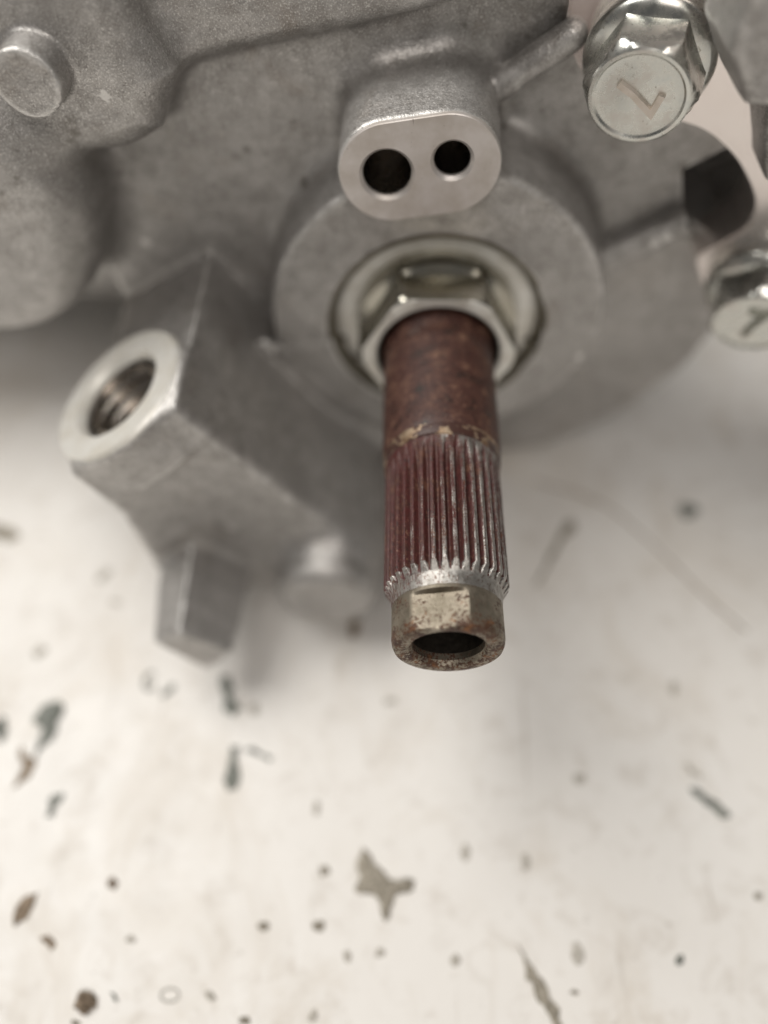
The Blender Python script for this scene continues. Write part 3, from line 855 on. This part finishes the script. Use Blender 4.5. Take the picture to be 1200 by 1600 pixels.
CHIPS = [
 ('flake', 'star-shaped olive grey flake lying on the white table below the shaft', [(-4.18, 28.31), (-2.2, 25.52), (0.47, 23.37), (4.82, 23.21), (4.56, 21.85), (1.48, 20.69), (0.12, 16.89), (-0.94, 18.77), (-1.78, 20.86), (-5.19, 21.36), (-4.34, 23.75)], 0.9, 'olive'),
 ('metal_scrap', 'small L-shaped dark green scrap just below the square pin', [(-32.43, 58.92), (-30.77, 58.95), (-29.81, 53.76), (-27.64, 52.33), (-28.84, 50.65), (-31.27, 51.98)], 0.7, 'green'),
 ('crumb', 'tiny pale green crumb right of the L-shaped scrap', [(-24.57, 52.23), (-24.58, 51.24), (-25.16, 50.94), (-25.81, 51.19), (-26.2, 52.21), (-25.86, 52.98), (-25.42, 53.27), (-24.73, 53.38)], 0.5, 'grey'),
 ('metal_scrap', 'short upright dark bar of scrap on table with a sliver at its top', [(-28.81, 45.08), (-27.21, 45.38), (-26.81, 37.38), (-28.24, 37.1)], 0.7, 'green'),
 ('sliver', 'thin green sliver touching the top of the upright bar scrap', [(-26.42, 44.57), (-25.12, 45.14), (-20.81, 43.16), (-21.41, 42.34)], 0.5, 'green'),
 ('flake', 'dark green ragged flake near the left edge beside a brown curl', [(-66.33, 48.98), (-65.72, 51.88), (-63.15, 53.39), (-61.04, 52.1), (-61.75, 49.41), (-61.64, 46.58), (-62.83, 44.82), (-64.17, 42.21), (-63.74, 45.64), (-63.81, 47.95)], 0.9, 'green'),
 ('paint_curl', 'thin brown curl of paint under the dark green ragged flake', [(-67.42, 44.75), (-66.12, 42.86), (-63.63, 41.75), (-64.14, 38.75), (-66.46, 37.02), (-65.36, 39.25), (-64.66, 41.06), (-66.94, 42.37)], 0.5, 'brown'),
 ('flake', 'green flake cut off by the left edge beside the dark green ragged flake', [(-70.68, 47.85), (-70.4, 46.13), (-70.83, 45.15), (-71.77, 45.31), (-72.75, 46.9), (-73.43, 48.8), (-72.77, 49.42), (-72.38, 50.17), (-71.39, 49.74)], 0.8, 'green'),
 ('sliver', 'small dark two-lobed sliver below the brown paint curl', [(-59.15, 36.1), (-57.27, 36.51), (-57.58, 34.66), (-58.26, 33.7), (-58.11, 32.14), (-59.41, 32.12), (-59.34, 34.31)], 0.5, 'green'),
 ('crumb', 'brown round crumb on the left half of the white table, well clear of others', [(-44.55, 21.98), (-44.71, 21.44), (-45.03, 20.9), (-45.69, 21.27), (-46.32, 21.6), (-46.39, 22.28), (-45.99, 22.65), (-45.5, 22.98), (-44.98, 22.48)], 0.7, 'brown'),
 ('flake', 'rusty brown oblong flake near the lower left edge', [(-59.92, 19.39), (-57.52, 20.54), (-57.56, 18.43), (-58.36, 16.51), (-59.7, 15.26), (-60.57, 16.97)], 0.6, 'brown'),
 ('crumb', 'grey brown crumb just below the rusty brown oblong flake', [(-55.5, 13.84), (-54.12, 14.28), (-52.62, 13.15), (-53.03, 12.0), (-54.05, 12.92)], 0.5, 'brown'),
 ('crumb', 'faint grey crumb right of the grey brown crumb at lower left', [(-39.78, 13.7), (-40.12, 13.41), (-40.81, 13.44), (-41.67, 13.56), (-41.57, 13.98), (-41.52, 14.34), (-40.78, 14.48), (-40.21, 14.06)], 0.35, 'grey'),
 ('crumb', 'left one of two dark crumbs below and left of the star-shaped flake', [(-18.72, 16.12), (-18.92, 15.61), (-19.63, 15.26), (-20.38, 15.61), (-20.75, 16.08), (-20.53, 16.6), (-19.78, 16.69), (-19.04, 16.61)], 0.5, 'olive'),
 ('crumb', 'right one of two dark crumbs below and left of the star-shaped flake', [(-9.78, 16.26), (-10.01, 15.64), (-10.91, 15.37), (-11.64, 15.76), (-11.88, 16.22), (-11.81, 16.76), (-11.02, 16.95), (-10.03, 16.91)], 0.6, 'olive'),
 ('crumb', 'small olive crumb just left of the star-shaped flake', [(-9.5, 24.53), (-9.57, 23.87), (-10.33, 23.58), (-11.17, 23.79), (-11.23, 24.51), (-11.03, 25.04), (-10.43, 25.23), (-9.8, 25.06)], 0.4, 'olive'),
 ('crumb', 'tiny upright dark crumb above and left of the star-shaped flake', [(-11.84, 34.56), (-11.79, 33.58), (-12.27, 33.2), (-12.85, 33.46), (-12.94, 34.54), (-12.82, 35.32), (-12.46, 35.96), (-11.93, 35.52)], 0.4, 'grey'),
 ('grit_lump', 'largest lump of brown grit at the lower left corner', [(-44.09, 4.78), (-44.97, 4.25), (-45.6, 3.57), (-46.51, 4.07), (-47.55, 4.53), (-47.23, 5.5), (-47.25, 6.54), (-46.25, 6.84), (-45.17, 6.68), (-44.29, 5.89)], 1.6, 'brown'),
 ('sliver', 'dark bent sliver right of the brown grit lump', [(-42.61, 6.62), (-41.92, 6.63), (-40.86, 5.19), (-41.61, 5.47)], 0.4, 'green'),
 ('crumb', 'pale grey crumb right of the translucent ring at bottom', [(-25.87, 6.05), (-26.21, 5.71), (-27.1, 5.77), (-27.63, 6.27), (-28.03, 6.75), (-27.53, 7.02), (-26.7, 6.92), (-26.21, 6.48)], 0.4, 'grey'),
 ('crumb', 'olive crumb cut by the bottom edge below the star-shaped flake', [(-20.45, 3.31), (-20.48, 2.91), (-21.2, 2.82), (-21.8, 2.97), (-22.22, 3.28), (-21.99, 3.65), (-21.32, 3.81), (-20.63, 3.66)], 0.6, 'olive'),
 ('crumb', 'olive crumb at bottom edge directly under the brown grit lump', [(-46.03, 2.57), (-46.16, 2.27), (-46.74, 2.18), (-47.29, 2.29), (-47.53, 2.55), (-47.56, 2.88), (-46.91, 2.9), (-46.45, 2.79)], 0.5, 'olive'),
 ('crumb', 'faint pale crumb at bottom edge between the olive crumb and long splinter', [(-10.17, 3.91), (-10.54, 3.34), (-11.07, 3.13), (-11.56, 3.43), (-11.46, 4.11), (-11.28, 4.7), (-10.75, 4.99), (-10.28, 4.62)], 0.3, 'grey'),
 ('crumb', 'left one of two faint specks below the star-shaped flake', [(-5.38, 12.03), (-5.4, 11.39), (-5.98, 11.14), (-6.53, 11.43), (-6.68, 12.01), (-6.67, 12.67), (-6.06, 12.97), (-5.5, 12.61)], 0.3, 'grey'),
 ('crumb', 'right one of two faint specks below the star-shaped flake', [(0.12, 12.63), (-0.37, 12.17), (-0.82, 12.03), (-1.49, 11.92), (-1.48, 12.6), (-1.28, 13.05), (-0.84, 13.45), (-0.33, 13.13)], 0.3, 'grey'),
 ('sliver', 'slanted grey green sliver below the left side of the square pin', [(-43.36, 54.81), (-42.07, 56.86), (-40.83, 56.73), (-42.07, 54.83), (-42.92, 54.0)], 0.4, 'green'),
 ('crumb', 'faint green crumb on table beneath the open end of the shaft', [(1.72, 54.19), (1.37, 53.57), (0.32, 53.55), (-0.81, 53.5), (-0.77, 54.15), (-0.68, 54.72), (0.3, 54.75), (1.32, 54.77)], 0.3, 'grey'),
 ('crumb', 'brown speck on table left of the hollow shaft tip', [(-6.05, 69.24), (-6.56, 67.5), (-7.58, 67.14), (-7.92, 68.49), (-8.21, 69.94), (-7.4, 71.37), (-6.62, 71.15), (-5.68, 71.07)], 0.4, 'brown'),
 ('grit_lump', 'black green lump on table right of the splined shaft', [(68.41, 98.51), (67.32, 97.72), (66.12, 97.36), (64.76, 97.47), (64.25, 98.52), (63.77, 99.65), (64.65, 100.7), (66.09, 100.72), (67.5, 100.74), (68.25, 99.73)], 1.4, 'green'),
 ('sliver', 'tapering grey sliver with a dark head right of the splines', [(37.93, 95.2), (39.87, 96.72), (40.95, 95.46), (39.25, 93.11), (35.49, 87.61), (29.71, 79.01), (33.53, 86.87)], 0.7, 'olive'),
 ('crumb', 'faint upright crumb on table at right, above the dark slanted sliver', [(55.36, 57.63), (54.85, 56.63), (54.09, 55.84), (53.8, 56.69), (53.9, 57.76), (54.38, 58.99), (55.14, 59.41), (55.5, 58.72)], 0.3, 'grey'),
 ('sliver', 'pale sliver just above the dark slanted sliver at right', [(53.04, 43.2), (54.42, 43.58), (56.76, 41.12), (55.92, 40.54)], 0.3, 'grey'),
 ('sliver', 'dark slanted sliver on white table at the right', [(53.62, 39.11), (54.75, 39.13), (57.91, 36.84), (60.0, 34.44), (58.72, 33.76), (55.65, 36.12)], 0.6, 'green'),
 ('crumb', 'round dark speck at lower right of the table', [(47.14, 12.36), (46.89, 11.92), (46.37, 11.62), (45.76, 11.75), (45.84, 12.34), (46.14, 12.78), (46.65, 13.02), (47.3, 12.98)], 0.5, 'green'),
 ('splinter', 'long dark splinter running off the bottom edge', [(20.75, 14.44), (21.98, 12.51), (23.94, 9.93), (25.34, 7.2), (27.07, 3.12), (25.86, 3.1), (24.46, 5.88), (23.04, 9.01), (21.83, 9.36), (21.89, 11.42)], 0.7, 'olive'),
 ('crumb', 'faint brown smudge crumb beside the long splinter', [(31.69, 12.94), (31.24, 11.86), (30.36, 11.27), (29.78, 12.01), (29.41, 12.91), (29.81, 14.13), (30.8, 14.67), (31.33, 13.8)], 0.3, 'grey'),
 ('crumb', 'faint upright crumb right of the star-shaped flake, nearer to it', [(14.25, 27.75), (14.0, 26.81), (13.43, 26.26), (12.82, 26.65), (12.61, 27.72), (13.04, 28.57), (13.57, 29.3), (14.05, 28.61)], 0.3, 'grey'),
 ('crumb', 'faint upright crumb right of the star-shaped flake, farther from it', [(24.24, 26.33), (23.98, 25.24), (23.41, 24.78), (22.88, 25.17), (22.94, 26.31), (23.06, 27.52), (23.67, 27.75), (24.18, 27.43)], 0.3, 'grey'),
 ('crumb', 'faint round crumb on table below the right side of the shaft tip', [(35.52, 40.43), (35.37, 39.63), (34.33, 39.29), (33.39, 39.62), (33.16, 40.4), (33.61, 41.17), (34.56, 41.11), (35.43, 41.12)], 0.3, 'grey'),
 ('crumb', 'small crumb left of the long splinter', [(12.09, 11.75), (11.63, 11.22), (11.15, 10.76), (10.48, 10.96), (10.23, 11.72), (10.63, 12.4), (11.23, 12.74), (11.76, 12.37)], 0.35, 'grey'),
 ('crumb', 'tiny speck right of the long splinter near the bottom', [(30.08, 7.74), (29.78, 7.49), (29.3, 7.32), (28.95, 7.52), (28.6, 7.72), (28.93, 7.97), (29.4, 8.12), (29.78, 7.96)], 0.3, 'olive'),
 ('crumb', 'small faint crumb near the right edge below the dark slanted sliver', [(61.98, 21.68), (61.72, 21.2), (61.2, 21.06), (60.75, 21.18), (60.62, 21.66), (60.95, 22.21), (61.53, 22.3), (61.96, 22.15)], 0.35, 'olive'),
 ('crumb', 'faint grey grit level with the square pin tip, near the left edge', [(-67.59, 64.32), (-67.47, 63.4), (-68.0, 62.53), (-68.98, 61.58), (-69.9, 62.15), (-70.24, 63.14), (-69.55, 64.22), (-68.47, 64.63)], 0.3, 'grey'),
 ('crumb', 'dark olive flake cut by the left edge beside the casting', [(-80.0, 89.9), (-81.7, 89.18), (-83.22, 88.65), (-85.48, 89.4), (-87.96, 90.73), (-88.1, 92.44), (-86.68, 93.63), (-83.77, 92.44), (-81.43, 91.58)], 0.8, 'olive'),
 ('sliver', 'pale green sliver on table left of the square pin, upper one', [(-59.3, 82.37), (-58.64, 81.8), (-59.46, 80.37), (-60.33, 79.22), (-61.34, 79.03), (-61.73, 80.12), (-60.98, 81.71), (-59.97, 82.79)], 0.3, 'grey'),
 ('crumb', 'pale green crumb on table left of the square pin, lower one', [(-54.91, 74.35), (-55.22, 73.86), (-56.34, 73.63), (-57.34, 74.15), (-57.84, 74.63), (-57.37, 74.98), (-56.52, 75.1), (-55.64, 74.81)], 0.3, 'grey'),
]


def chip(name, label, outline, h, mat, seed):
    rd = random.Random(seed)
    pts = [np.array(p, float) for p in outline]
    for _ in range(2):                                   # ragged, torn outline
        new = []
        for i, p in enumerate(pts):
            q = pts[(i + 1) % len(pts)]
            d = q - p
            new += [p, (p + q) / 2 + np.array([-d[1], d[0]]) * rd.uniform(-.2, .2)]
        pts = new
    pts = np.array(pts)
    c = pts.mean(0)
    n = len(pts)
    V = [(*(p - c), .02) for p in pts]
    V += [(*((p - c) * .93), h * rd.uniform(.4, .75)) for p in pts]
    V += [(*((p - c) * .55), h * rd.uniform(.8, 1.15)) for p in pts]
    V.append((0, 0, h * 1.05))
    F = [tuple(range(n))[::-1]]
    for k in range(2):
        for i in range(n):
            j = (i + 1) % n
            F.append((k * n + i, k * n + j, (k + 1) * n + j, (k + 1) * n + i))
    for i in range(n): F.append((2 * n + i, 2 * n + (i + 1) % n, 3 * n))
    o = mesh_obj(name, V, F, M[mat], None, True, 40, rel=False)
    o.location = (c[0] * MM, c[1] * MM, 0)
    return tag(o, label, name.replace('_', ' '), 'grit and scraps on the table')
for k, (nm, lb, ol, h, mt) in enumerate(CHIPS):
    chip(nm, lb, ol, h, mt, k)

def curl(name, label, c, rx, ry, rad, mat, arc=6.2832, rot=0.0):
    V, F = [], []
    n, m = 26, 6
    full = arc > 6.2
    cnt = n if full else n + 1
    for i in range(cnt):
        t = rot + arc * i / n
        d = np.array([math.cos(t), math.sin(t)])
        for j in range(m):
            a = 2 * math.pi * j / m
            V.append(((rx + rad * math.cos(a)) * d[0], (ry + rad * math.cos(a)) * d[1], rad + rad * math.sin(a)))
    for i in range(n):
        k = (i + 1) % cnt
        for j in range(m):
            l = (j + 1) % m
            F.append((i * m + j, k * m + j, k * m + l, i * m + l))
    o = mesh_obj(name, V, F, M[mat], None, True, 60, rel=False)
    o.location = (c[0] * MM, c[1] * MM, 0)
    return tag(o, label, 'shaving', 'grit and scraps on the table')
curl('plastic_shaving', 'small translucent ring of shaving near the bottom edge at left', (-33.2, 6.4), 1.4, .9, .16, 'film')
curl('metal_shaving', 'tiny green open ring below the left corner of the square pin', (-46.0, 57.4), 1.0, 1.7, .28, 'green', 5.0, 1.0)

def strand(name, label, pts, rad, mat, cat):
    P = [np.array(p, float) for p in catmull(pts, 1, len(pts) - 2, 6)]
    V, F = [], []
    m = 6
    for i, p in enumerate(P):
        d = P[min(i + 1, len(P) - 1)] - P[max(i - 1, 0)]
        d /= np.linalg.norm(d); nn = np.array([-d[1], d[0]])
        for j in range(m):
            a = 2 * math.pi * j / m
            V.append((*(p + nn * rad * math.cos(a)), rad + rad * math.sin(a)))
    for i in range(len(P) - 1):
        for j in range(m):
            l = (j + 1) % m
            F.append((i * m + j, (i + 1) * m + j, (i + 1) * m + l, i * m + l))
    return tag(mesh_obj(name, V, F, M[mat], None, True, 60, rel=False), label, cat)
strand('loose_fibre', 'long faint brown fibre on the table curving down to the right of the shaft', [(33.1, 107), (42.7, 103.5), (50.1, 98.5), (58.8, 87.3), (66.0, 76.6), (71.8, 69.7)], .17, 'brown', 'fibre')
